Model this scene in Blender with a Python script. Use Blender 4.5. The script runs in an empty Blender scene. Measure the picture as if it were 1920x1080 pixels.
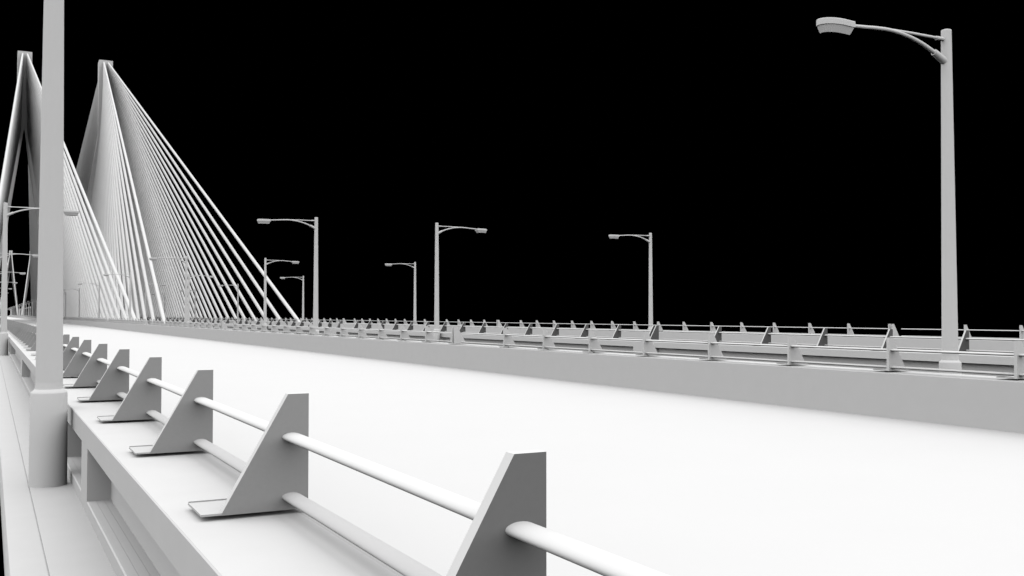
import bpy, bmesh, math
from mathutils import Vector, Matrix

# ------------------------------------------------------------------ scene basics
scene = bpy.context.scene
C = scene.collection
H = 1.857                      # eye height above the road surface (z = 0 is the road)
CX = 7.954                     # centre line of the near roadway
OFF = 21.658                   # distance between the two roadways
PITCH = 39.32                  # length of one rail section / lamp spacing
J0 = -7.59                     # first expansion joint (behind the camera)
BEND0, BENDK = 850.0, 1.25e-4  # far away the bridge bends gently
Y_START, Y_END = -46.9, 1480.0

def bend(y):
    return 0.0 if y < BEND0 else 0.5*BENDK*(y-BEND0)**2
def bend_rot(y):
    return 0.0 if y < BEND0 else -math.atan(BENDK*(y-BEND0))

# ------------------------------------------------------------------ materials
def mat(name, col, rough=0.85, var=0.03, scale=3.0):
    m = bpy.data.materials.new(name); m.use_nodes = True
    nt = m.node_tree; b = nt.nodes['Principled BSDF']
    b.inputs['Roughness'].default_value = rough
    b.inputs['Specular IOR Level'].default_value = 0.0
    tc = nt.nodes.new('ShaderNodeTexCoord')
    n = nt.nodes.new('ShaderNodeTexNoise'); n.inputs['Scale'].default_value = scale
    n.inputs['Detail'].default_value = 4.0
    r = nt.nodes.new('ShaderNodeMapRange')
    r.inputs['From Min'].default_value = 0.3; r.inputs['From Max'].default_value = 0.7
    r.inputs['To Min'].default_value = col*(1-var); r.inputs['To Max'].default_value = col*(1+var)
    nt.links.new(tc.outputs['Object'], n.inputs['Vector'])
    nt.links.new(n.outputs['Fac'], r.inputs['Value'])
    c = nt.nodes.new('ShaderNodeCombineColor')
    for k in ('Red', 'Green', 'Blue'):
        nt.links.new(r.outputs['Result'], c.inputs[k])
    nt.links.new(c.outputs['Color'], b.inputs['Base Color'])
    return m

M_ROAD = mat('pale_road', 0.208, var=0.005, scale=0.6)
M_CONC = mat('pale_concrete', 0.208, var=0.012)
M_STRIP_SHADE = mat('shaded_coping_strip', 0.178, var=0.01)  # parapet chamfer: shading beside the lower rail put into the colour
M_STEEL = mat('painted_steel', 0.222, var=0.008)
M_RAIL = mat('white_rail_paint', 0.228, var=0.005)
M_RAIL_SHADE = mat('shaded_rail_paint', 0.195, var=0.005)  # lower rail: its shade close above the parapet is in the colour
M_FOOT = mat('foot_plate_steel', 0.195, var=0.01)
M_PLATE_SHADE = mat('shaded_plate', 0.125, var=0.02, scale=40)  # shading on the near-left post faces, carried by a darker colour
M_PLATE_SHADE2 = mat('deeper_shaded_plate', 0.072, var=0.02, scale=40)  # deeper shade of the nearest post's face, painted in
M_PLATE_SHADE3 = mat('deepest_shaded_plate', 0.042, var=0.02, scale=40)  # far roadway's left posts: heavy face shade set as colour
M_CABLE = mat('cable_sheath', 0.225, var=0.008)
M_LAMP = mat('lamp_paint', 0.225, var=0.008)
M_GLASS = mat('dark_lens_glass', 0.03, rough=0.4, var=0.01)
M_TOWER = mat('tower_concrete', 0.215, var=0.015, scale=0.5)

# ------------------------------------------------------------------ mesh helpers
def new_mesh(name, bm, mats, smooth=False):
    me = bpy.data.meshes.new(name)
    bmesh.ops.recalc_face_normals(bm, faces=bm.faces[:])
    bm.to_mesh(me); bm.free()
    for m in (mats if isinstance(mats, (list, tuple)) else [mats]):
        me.materials.append(m)
    if smooth:
        for p in me.polygons: p.use_smooth = True
        try: me.set_sharp_from_angle(angle=math.radians(35))
        except Exception: pass
    return me

def link(name, me, parent=None, loc=(0, 0, 0), rz=0.0):
    o = bpy.data.objects.new(name, me); C.objects.link(o)
    o.location = loc; o.rotation_euler = (0, 0, rz)
    if parent: o.parent = parent
    return o

def thing(o, label, cat, group=None, kind=None):
    o['label'] = label; o['category'] = cat
    if group: o['group'] = group
    if kind: o['kind'] = kind
    return o

def prism(bm, pts, y0, y1, mi=0):
    """closed polygon in XZ extruded from y0 to y1"""
    a = [bm.verts.new((x, y0, z)) for x, z in pts]
    b = [bm.verts.new((x, y1, z)) for x, z in pts]
    n = len(pts); fs = []
    for i in range(n):
        j = (i+1) % n
        fs.append(bm.faces.new((a[i], a[j], b[j], b[i])))
    fs.append(bm.faces.new(a)); fs.append(bm.faces.new(b[::-1]))
    for f in fs: f.material_index = mi
    return fs

def box(bm, x0, x1, y0, y1, z0, z1, mi=0):
    return prism(bm, [(x0, z0), (x1, z0), (x1, z1), (x0, z1)], y0, y1, mi)

def tube(bm, pts, radii, seg=16, mi=0, cap=True):
    pts = [Vector(p) for p in pts]
    rings = []; n = len(pts)
    ref = Vector((0, 1, 0))
    for i, p in enumerate(pts):
        d = (pts[min(i+1, n-1)] - pts[max(i-1, 0)]).normalized()
        if abs(d.dot(ref)) > 0.95: ref = Vector((1, 0, 0))
        u = (ref - d*ref.dot(d)).normalized(); v = d.cross(u)
        r = radii[i] if isinstance(radii, (list, tuple)) else radii
        rings.append([bm.verts.new(p + (u*math.cos(2*math.pi*k/seg) + v*math.sin(2*math.pi*k/seg))*r) for k in range(seg)])
    for i in range(n-1):
        for k in range(seg):
            f = bm.faces.new((rings[i][k], rings[i][(k+1) % seg], rings[i+1][(k+1) % seg], rings[i+1][k])); f.material_index = mi
    if cap:
        bm.faces.new(rings[0][::-1]).material_index = mi
        bm.faces.new(rings[-1]).material_index = mi

def lathe(bm, prof, seg=40, mi=0):
    rings = []
    for r, z in prof:
        if r < 1e-5: rings.append([bm.verts.new((0, 0, z))])
        else: rings.append([bm.verts.new((r*math.cos(2*math.pi*k/seg), r*math.sin(2*math.pi*k/seg), z)) for k in range(seg)])
    for a, b in zip(rings, rings[1:]):
        for k in range(seg):
            k2 = (k+1) % seg
            if len(b) == 1: f = bm.faces.new((a[k], a[k2], b[0]))
            elif len(a) == 1: f = bm.faces.new((a[0], b[k2], b[k]))
            else: f = bm.faces.new((a[k], a[k2], b[k2], b[k]))
            f.material_index = mi

def ystations(y0, y1):
    ys = [y0]
    y = y0
    while y < y1:
        step = 1e9 if y < BEND0-1 else 20.0
        y = min(y1, BEND0 if y < BEND0-1 and y1 > BEND0 else y+step)
        ys.append(y)
    return ys

def sweep(bm, pts, y0, y1, mi=0, strip=None):
    """closed XZ profile swept along the bridge line, following the bend"""
    ys = ystations(y0, y1); n = len(pts); rings = []
    for y in ys:
        rings.append([bm.verts.new((x+bend(y), y, z)) for x, z in pts])
    for a, b in zip(rings, rings[1:]):
        for i in range(n):
            bm.faces.new((a[i], a[(i+1) % n], b[(i+1) % n], b[i])).material_index = 1 if i == strip else mi
    bm.faces.new(rings[0]); bm.faces.new(rings[-1][::-1])

def mx(pts, mirror, off):
    """profile given for the left edge of the near roadway -> any edge"""
    return [((2*CX-x if mirror else x)+off, z+H) for x, z in pts]

ORD = ['first', 'second', 'third', 'fourth', 'fifth', 'sixth', 'seventh', 'eighth', 'ninth', 'tenth', 'eleventh', 'twelfth',
       'thirteenth', 'fourteenth', 'fifteenth', 'sixteenth', 'seventeenth', 'eighteenth', 'nineteenth', 'twentieth',
       'twenty-first', 'twenty-second', 'twenty-third', 'twenty-fourth', 'twenty-fifth', 'twenty-sixth', 'twenty-seventh',
       'twenty-eighth', 'twenty-ninth', 'thirtieth', 'thirty-first', 'thirty-second', 'thirty-third', 'thirty-fourth',
       'thirty-fifth', 'thirty-sixth', 'thirty-seventh', 'thirty-eighth', 'thirty-ninth', 'fortieth']

# ------------------------------------------------------------------ decks and roads (structure)
ROADN = ['near roadway', 'far roadway']
Z_LEDGE = -1.872
for d in range(2):
    off = OFF*d
    # road sheet between the two parapets
    bm = bmesh.new()
    sweep(bm, [(1.50+off, -0.25), (2*CX-1.50+off, -0.25), (2*CX-1.50+off, 0.0), (1.50+off, 0.0)], Y_START, Y_END)
    o = link('road', new_mesh('road', bm, M_ROAD)); o['kind'] = 'structure'
    # deck slab with ledges, rounded outer edge, a shallow groove along each ledge, and girders below
    bm = bmesh.new()
    for mir in (False, True):
        r = 0.032; ex = 0.122
        edge = [(0.838, -2.35), (0.838, Z_LEDGE), (0.408, Z_LEDGE), (0.407, Z_LEDGE-0.008), (0.399, Z_LEDGE-0.008), (0.398, Z_LEDGE)]
        for k in range(0, 7):
            a = math.radians(90+15*k)
            edge.append((ex+r+r*math.cos(a), Z_LEDGE-r+r*math.sin(a)))
            edge += [(ex+0.03, Z_LEDGE-r-0.035), (0.60, -2.06)]
        pts = mx(edge, mir, off)
        sweep(bm, pts, Y_START, Y_END)
    sweep(bm, [(0.45+off, -0.95), (2*CX-0.45+off, -0.95), (2*CX-0.45+off, -0.51), (0.45+off, -0.51)], Y_START, Y_END)
    for gx in (1.2, 5.7, 10.2, 14.7):
        sweep(bm, [(gx-0.35+off, -2.6), (gx+0.35+off, -2.6), (gx+0.35+off, -0.94), (gx-0.35+off, -0.94)], Y_START, Y_END)
    deck_bm = bm
    globals()['deck_bm%d' % d] = bm

# ------------------------------------------------------------------ parapets (one wall per roadway edge)
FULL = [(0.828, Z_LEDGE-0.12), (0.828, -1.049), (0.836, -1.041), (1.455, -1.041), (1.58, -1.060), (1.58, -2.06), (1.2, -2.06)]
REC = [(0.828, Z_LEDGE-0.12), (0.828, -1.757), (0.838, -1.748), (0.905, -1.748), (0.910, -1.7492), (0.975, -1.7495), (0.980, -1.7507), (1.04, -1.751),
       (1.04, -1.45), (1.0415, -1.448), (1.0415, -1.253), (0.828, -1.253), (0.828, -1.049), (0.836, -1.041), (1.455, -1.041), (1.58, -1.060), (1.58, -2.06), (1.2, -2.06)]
EDGE = [('left', False), ('right', True)]
for d in range(2):
    for side, mir in EDGE:
        bm = bmesh.new()
        y = J0-PITCH-0.0
        cur = Y_START
        spans = []
        jn = J0 - PITCH
        while jn < Y_END:
            for a, b in ((jn+0.79, jn+17.72), (jn+18.37, jn+20.99), (jn+21.6, jn+38.73)):
                if b > Y_START and a < 700: spans.append((max(a, Y_START+0.2), b))
            jn += PITCH
        for a, b in spans:
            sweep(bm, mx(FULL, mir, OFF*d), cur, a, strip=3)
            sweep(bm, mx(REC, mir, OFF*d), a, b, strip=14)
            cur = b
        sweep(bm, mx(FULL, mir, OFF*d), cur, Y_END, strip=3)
        o = link('parapet_wall', new_mesh('parapet_wall', bm, [M_CONC, M_STRIP_SHADE]))
        thing(o, 'low pale concrete parapet wall with recessed panels along the %s edge of the %s' % (side, ROADN[d]), 'wall', 'concrete parapets of the bridge')

# ------------------------------------------------------------------ guard rail sections
ZB, ZT = -1.005, -0.415       # foot and top of an upright
TH = 0.053
def upright_mesh(pmat, lite, nm):
    # local origin: road-facing vertical edge, front face at y=0
    bm = bmesh.new()
    pts = [(-0.452, ZB-0.0125), (0.0, ZB-0.0125), (0.0, ZT), (-0.110, ZT)]
    fs = prism(bm, pts, 0.0, TH)
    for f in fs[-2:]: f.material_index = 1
    return new_mesh(nm, bm, [lite, pmat])
def base_mesh():
    bm = bmesh.new()
    box(bm, -0.548, -0.002, 0.003, 0.372, -1.0165, -1.0055)
    box(bm, -0.546, -0.004, 0.366, 0.371, -1.0056, -0.9985)  # rear lip added so its front face gives a grey shaded zone
    # four anchor studs keep the plate a little above the concrete
    for x in (-0.27,):
        for y in (0.20,):
            box(bm, x-0.018, x+0.018, y-0.018, y+0.018, -1.045, -1.0166)
    return new_mesh('base_plate', bm, M_FOOT)
def rail_mesh(length, cz, nm, rm=None):
    bm = bmesh.new(); seg = 28; a, b = 0.052, 0.0235; xc = -0.0885
    rings = []
    for y in (0.01, length):
        rings.append([bm.verts.new((xc+a*math.cos(2*math.pi*k/seg), y, cz+b*math.sin(2*math.pi*k/seg))) for k in range(seg)])
    for k in range(seg):
        bm.faces.new((rings[0][k], rings[0][(k+1) % seg], rings[1][(k+1) % seg], rings[1][k]))
    bm.faces.new(rings[0][::-1]); bm.faces.new(rings[1])
    return new_mesh(nm, bm, rm or M_RAIL, smooth=True)

def flipx(me, nm):
    m2 = me.copy(); m2.name = nm
    m2.transform(Matrix.Scale(-1, 4, (1, 0, 0))); m2.flip_normals()
    return m2
BASE_L = base_mesh(); BASE_R = flipx(BASE_L, 'base_plate')
UP = {}
UP[(0, 'left')] = upright_mesh(M_PLATE_SHADE, M_STEEL, 'upright')
UP_FIRST = upright_mesh(M_PLATE_SHADE2, M_STEEL, 'upright')
UP[(1, 'left')] = upright_mesh(M_PLATE_SHADE3, M_STEEL, 'upright')
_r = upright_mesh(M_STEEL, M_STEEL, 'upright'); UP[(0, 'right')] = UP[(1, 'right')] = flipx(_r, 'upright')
RT_L = rail_mesh(PITCH-0.64, -0.640, 'top_rail'); RB_L = rail_mesh(PITCH-0.64, -0.952, 'lower_rail', M_RAIL_SHADE)
RT_R = flipx(RT_L, 'top_rail'); RB_R = flipx(RB_L, 'lower_rail')
POSTS = [0.0] + [2.43+2.5333*k for k in range(14)] + [PITCH-0.19]      # measured from the first post of a section

def section_joined(d, side):
    bm = bmesh.new()
    for y in POSTS:
        for me in (UP[(d, side)], BASE_L if side == 'left' else BASE_R):
            nv = len(bm.verts); bm.from_mesh(me); bm.verts.ensure_lookup_table()
            bmesh.ops.translate(bm, verts=bm.verts[nv:], vec=(0, y, 0))
    for me in ((RT_L, RB_L) if side == 'left' else (RT_R, RB_R)):
        bm.from_mesh(me)
    me = bpy.data.meshes.new('guard_rail'); bm.to_mesh(me); bm.free()
    for m in UP[(d, side)].materials: me.materials.append(m)
    return me
JOINED = {(d, s): section_joined(d, s) for d in range(2) for s in ('left', 'right')}
DETAIL = 9
for d in range(2):
    for side, mir in EDGE:
        x = (2*CX-1.5 if mir else 1.5) + OFF*d
        n0 = 0
        for n in range(n0, 34):
            y = J0 + 0.19 + n*PITCH
            if n == 0: lab = 'nearest guard rail section with triangular posts, on the %s parapet of the %s' % (side, ROADN[d])
            else: lab = 'double guard rail on the %s parapet of the %s, %s section from the camera' % (side, ROADN[d], ORD[n])
            grp = 'guard rail sections along the parapets'
            if n < DETAIL:
                root = link('guard_rail', None, None, (x+bend(y), y, H), bend_rot(y))
                root.empty_display_size = 0.3
                thing(root, lab, 'guard rail', grp)
                for py in POSTS:
                    if n == 0 and py < (5.0 if d == 0 and side == 'left' else 8.0): continue          # behind the camera
                    first = n == 0 and d == 0 and side == 'left' and py < 11.0
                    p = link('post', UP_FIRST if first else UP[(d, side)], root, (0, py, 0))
                    if first: p['label'] = 'nearest post with deeper shade painted into its face'
                    link('base_plate', BASE_L if side == 'left' else BASE_R, p)
                link('top_rail', RT_L if side == 'left' else RT_R, root)
                link('lower_rail', RB_L if side == 'left' else RB_R, root)
            else:
                o = link('guard_rail', JOINED[(d, side)], None, (x+bend(y), y, H), bend_rot(y))
                thing(o, lab, 'guard rail', grp)

# ------------------------------------------------------------------ street lamps (arm towards -X in local space)
def smooth_path(pts, sub=6):
    P = [Vector(p) for p in pts]; out = []
    for i in range(len(P)-1):
        p0 = P[max(i-1, 0)]; p1 = P[i]; p2 = P[i+1]; p3 = P[min(i+2, len(P)-1)]
        for k in range(sub):
            t = k/sub
            out.append(0.5*((2*p1)+(p2-p0)*t+(2*p0-5*p1+4*p2-p3)*t*t+(3*p1-p0-3*p2+p3)*t**3))
    out.append(P[-1]); return out
A = 1.886
bm = bmesh.new()
lathe(bm, [(0.0, -0.01), (0.194, -0.01), (0.192, 0.5), (0.187, 1.008), (0.184, 1.02), (0.163, 1.040), (0.147, 1.056), (0.1425, 1.085), (0.1395, 1.13)])
L_BASE = new_mesh('lamp_base', bm, M_LAMP, smooth=True)
bm = bmesh.new()
lathe(bm, [(0.139, 1.12), (0.089, 7.01), (0.089, 7.027), (0.084, 7.038), (0.055, 7.048), (0.0, 7.052)])
L_POLE = new_mesh('pole', bm, M_LAMP, smooth=True)
bm = bmesh.new()
arm = smooth_path([(-2.52, 0, 4.90+A), (-2.1, 0, 4.925+A), (-1.75, 0, 4.95+A), (-1.40, 0, 4.955+A), (-1.0, 0, 4.91+A), (-0.65, 0, 4.825+A), (-0.33, 0, 4.705+A), (-0.05, 0, 4.575+A)])
tube(bm, arm, [0.030+0.010*i/(len(arm)-1) for i in range(len(arm))])
L_ARM = new_mesh('arm', bm, M_LAMP, smooth=True)
bm = bmesh.new(); tube(bm, [(-0.33, 0, 4.708+A), (-0.05, 0, 4.574+A)], [0.060, 0.070]); L_SLEEVE = new_mesh('sleeve', bm, M_LAMP, smooth=True)
bm = bmesh.new(); tube(bm, [(-1.52, 0, 4.962+A), (-0.9, 0, 4.975+A), (-0.05, 0, 4.976+A)], 0.026)
tube(bm, [(-0.27, 0, 4.975+A), (-0.05, 0, 4.976+A)], 0.037)
L_BRACE = new_mesh('brace', bm, M_LAMP, smooth=True)
def head_outline(l0, l1, w, t=1.0):
    """rounded far end at -X, squarer near end"""
    pts = []
    n = 14
    cx = -l1 + (l1-l0)*0.55
    for k in range(n+1):
        a = math.radians(90 + 180*k/n)
        pts.append((cx + (l1-l0)*0.55*math.copysign(abs(math.cos(a))**0.95, math.cos(a)), w*math.copysign(abs(math.sin(a))**0.95, math.sin(a))))
    pts += [(-l0, -w*0.86), (-l0, w*0.86)]
    return pts
def loft(bm, levels, mi=0, captop=True, capbot=True):
    rings = [[bm.verts.new((x, y, z)) for x, y in pts] for pts, z in levels]
    n = len(rings[0])
    for a, b in zip(rings, rings[1:]):
        for i in range(n):
            bm.faces.new((a[i], a[(i+1) % n], b[(i+1) % n], b[i])).material_index = mi
    if captop: bm.faces.new(rings[-1]).material_index = mi
    if capbot: bm.faces.new(rings[0][::-1]).material_index = mi
bm = bmesh.new()
loft(bm, [(head_outline(2.46, 3.125, 0.20), 4.825+A), (head_outline(2.46, 3.125, 0.20), 4.915+A), (head_outline(2.465, 3.12, 0.192), 4.928+A), (head_outline(2.50, 3.07, 0.13), 4.938+A)])
L_HEAD = new_mesh('lamp_head', bm, M_LAMP)
bm = bmesh.new()
loft(bm, [(head_outline(2.54, 3.06, 0.140), 4.70+A), (head_outline(2.475, 3.11, 0.188), 4.822+A)], capbot=False)
loft(bm, [(head_outline(2.56, 3.04, 0.125), 4.715+A), (head_outline(2.53, 3.07, 0.150), 4.76+A)], mi=1)
L_LENS = new_mesh('lens_skirt', bm, [M_LAMP, M_GLASS])

LAMP_PARTS = [('lamp_base', L_BASE), ('pole', L_POLE), ('brace', L_BRACE)]
def lamp_joined():
    bm = bmesh.new()
    for me in (L_BASE, L_POLE, L_ARM, L_SLEEVE, L_BRACE, L_HEAD, L_LENS): bm.from_mesh(me)
    me = bpy.data.meshes.new('street_lamp'); bm.to_mesh(me); bm.free(); me.materials.append(M_LAMP); me.materials.append(M_GLASS)
    for p in me.polygons: p.use_smooth = False
    return me
L_ALL = lamp_joined()
LAMP0 = 12.11
def rownm(d, side): return '%s edge of the %s' % (side, ROADN[d])
for d in range(2):
    for side, mir in EDGE:
        x = (2*CX-0.593 if mir else 0.593) + OFF*d
        nmax = {(0, 'left'): 12, (0, 'right'): 30, (1, 'left'): 30, (1, 'right'): 30}[(d, side)]
        for n in range(0 if d == 0 else 1, nmax):
            y = LAMP0 + PITCH*n + (0.08 if mir else 0.0)
            rz = bend_rot(y) + (0 if mir else math.pi)
            loc = (x+bend(y), y, Z_LEDGE+H)
            if d == 0 and n == 0:
                lab = 'tall street lamp pole rising out of the picture at the near left' if not mir else 'largest street lamp with its whole curved arm and head in view, at the right'
            else:
                lab = 'single arm street lamp, %s from the camera on the %s' % (ORD[n], rownm(d, side))
            if n < 12:
                root = link('street_lamp', None, None, loc, rz); root.empty_display_size = 0.3
                thing(root, lab, 'street lamp', 'street lamps along the bridge')
                for nm, me in LAMP_PARTS: link(nm, me, root)
                a = link('arm', L_ARM, root); link('sleeve', L_SLEEVE, a)
                h = link('lamp_head', L_HEAD, root); link('lens_skirt', L_LENS, h)
            else:
                o = link('street_lamp', L_ALL, None, loc, rz)
                thing(o, lab, 'street lamp', 'street lamps along the bridge')

# ------------------------------------------------------------------ cable-stayed towers
TY = 318.0
YS = [135.2, 145.0, 153.6, 161.3, 168.6, 175.5, 182.0, 188.0, 193.4]
_s = 5.1
while YS[-1] < 300:
    YS.append(YS[-1]+_s); _s = max(3.0, _s*0.96)
NC = len(YS)
ZS = []
for i in range(NC):
    ZS.append(74.85-0.46*i if i < 9 else 71.07-18.0*(i-8)/(NC-9))
ZTOP = 75.6
HW = 9.2
CR = 0.258
tw_col = bmesh.new()
box(tw_col, -1.73, 2.03, -2.1, 2.1, 52.8, ZTOP)
ME_COL = new_mesh('column', tw_col, M_TOWER)
def leg_bm(s):
    bm = bmesh.new()
    lv = [(0.0, 1.865, 55.8, 2.085), (0.02, 1.865, 53.3, 2.085), (7.85, 10.55, -3.0, 2.5), (2.2, 5.2, -38.0, 2.7)]
    rings = []
    for a, b, z, w in lv:
        rings.append([bm.verts.new((.15+s*a, -w, z)), bm.verts.new((.15+s*b, -w, z)), bm.verts.new((.15+s*b, w, z)), bm.verts.new((.15+s*a, w, z))])
    for p, q in zip(rings, rings[1:]):
        for i in range(4): bm.faces.new((p[i], p[(i+1) % 4], q[(i+1) % 4], q[i]))
    bm.faces.new(rings[0]); bm.faces.new(rings[-1])
    return new_mesh('leg', bm, M_TOWER)
ME_LEGS = [leg_bm(-1), leg_bm(1)]
bm = bmesh.new(); box(bm, -8.0, 8.0, -1.6, 1.6, -8.2, -5.2); ME_BEAM = new_mesh('cross_beam', bm, M_TOWER)
Z_AN = -2.3
cable_me = []; order = []
for s in (-1, 1):
    for fan in (-1, 1):                 # -1 towards the camera, +1 beyond the tower
        for i in range(NC):
            bm = bmesh.new()
            top = Vector((0.15+s*(0.60 if i < 12 else 0.60+0.012*(i-12)), fan*2.0, ZS[i])); bot = Vector((s*HW, fan*(TY-YS[i]), Z_AN))
            tube(bm, [top, bot], CR, seg=14)
            cable_me.append(((s, fan, i), new_mesh('stay_cable', bm, M_CABLE, smooth=True)))
def tower(x, y, label, rz=0.0):
    root = link('bridge_tower', None, None, (x+bend(y), y, H), rz); root.empty_display_size = 2
    thing(root, label, 'bridge tower', 'cable-stayed towers of the bridge')
    link('column', ME_COL, root)
    for m in ME_LEGS: link('leg', m, root)
    link('cross_beam', ME_BEAM, root)
    rest = bmesh.new()
    for (s, fan, i), me in cable_me:
        if fan == 1 and i >= 50-NC: rest.from_mesh(me)
        else: link('stay_cable', me, root)
    m = bpy.data.meshes.new('stay_cable'); rest.to_mesh(m); rest.free(); m.materials.append(M_CABLE)
    for p in m.polygons: p.use_smooth = True
    o = link('stay_cable', m, root); o['kind'] = 'stuff'
tower(CX, TY, 'tall inverted-Y cable-stayed tower over the near roadway, partly behind the nearest lamp pole')
tower(CX+OFF, TY, 'tall cable-stayed tower over the far roadway with its fan of cables against black')
FY = 1310.0
tower(CX, FY, 'tiny distant cable-stayed tower seen between the legs of the left tower', -0.027)
tower(CX+OFF, FY, 'distant cable-stayed tower at the far end of the far roadway', -0.027)

# outrigger brackets on the deck edge that hold the cable feet
for d in range(2):
    bm = globals()['deck_bm%d' % d]
    for ty in (TY,):
        for s in (-1, 1):
            for fan in (-1, 1):
                for i in range(NC):
                    y = ty + fan*(TY-YS[i]); xc = CX+OFF*d
                    a, b = (xc+s*7.5, xc+s*(HW+0.45)) if s > 0 else (xc-HW-0.45, xc-7.5)
                    box(bm, a, b, y-0.45, y+0.45, -1.30, -0.55)
    o = link('bridge_deck', new_mesh('bridge_deck', bm, M_CONC, smooth=True)); o['kind'] = 'structure'

# ------------------------------------------------------------------ light: black sky, one very soft light from overhead
w = bpy.data.worlds.new('World'); scene.world = w; w.use_nodes = True
bg = w.node_tree.nodes['Background']; bg.inputs['Color'].default_value = (0, 0, 0, 1); bg.inputs['Strength'].default_value = 0.0
sun = bpy.data.lights.new('overcast_light', 'SUN'); sun.energy = 3.0; sun.angle = math.radians(170)
so = bpy.data.objects.new('overcast_light', sun); C.objects.link(so); so.location = (0, 0, 100)

# ------------------------------------------------------------------ camera
cam = bpy.data.cameras.new('camera'); co = bpy.data.objects.new('camera', cam); C.objects.link(co)
F = 1863.43; VX, VY = -19.76, 590.14
ph = math.atan((VY-540)/F); th = math.atan((960-VX)/F*math.cos(ph))
cam.sensor_width = 36.0; cam.lens = 36.0*F/1920
cam.clip_start = 0.05; cam.clip_end = 5000
co.location = (0, 0, H); co.rotation_euler = (math.pi/2+ph, 0, -th)
scene.camera = co
scene.view_settings.view_transform = 'Standard'
scene.view_settings.look = 'None'
scene.view_settings.gamma = 1.0
scene.view_settings.exposure = 2.3
scene.cycles.max_bounces = 4
scene.cycles.diffuse_bounces = 0
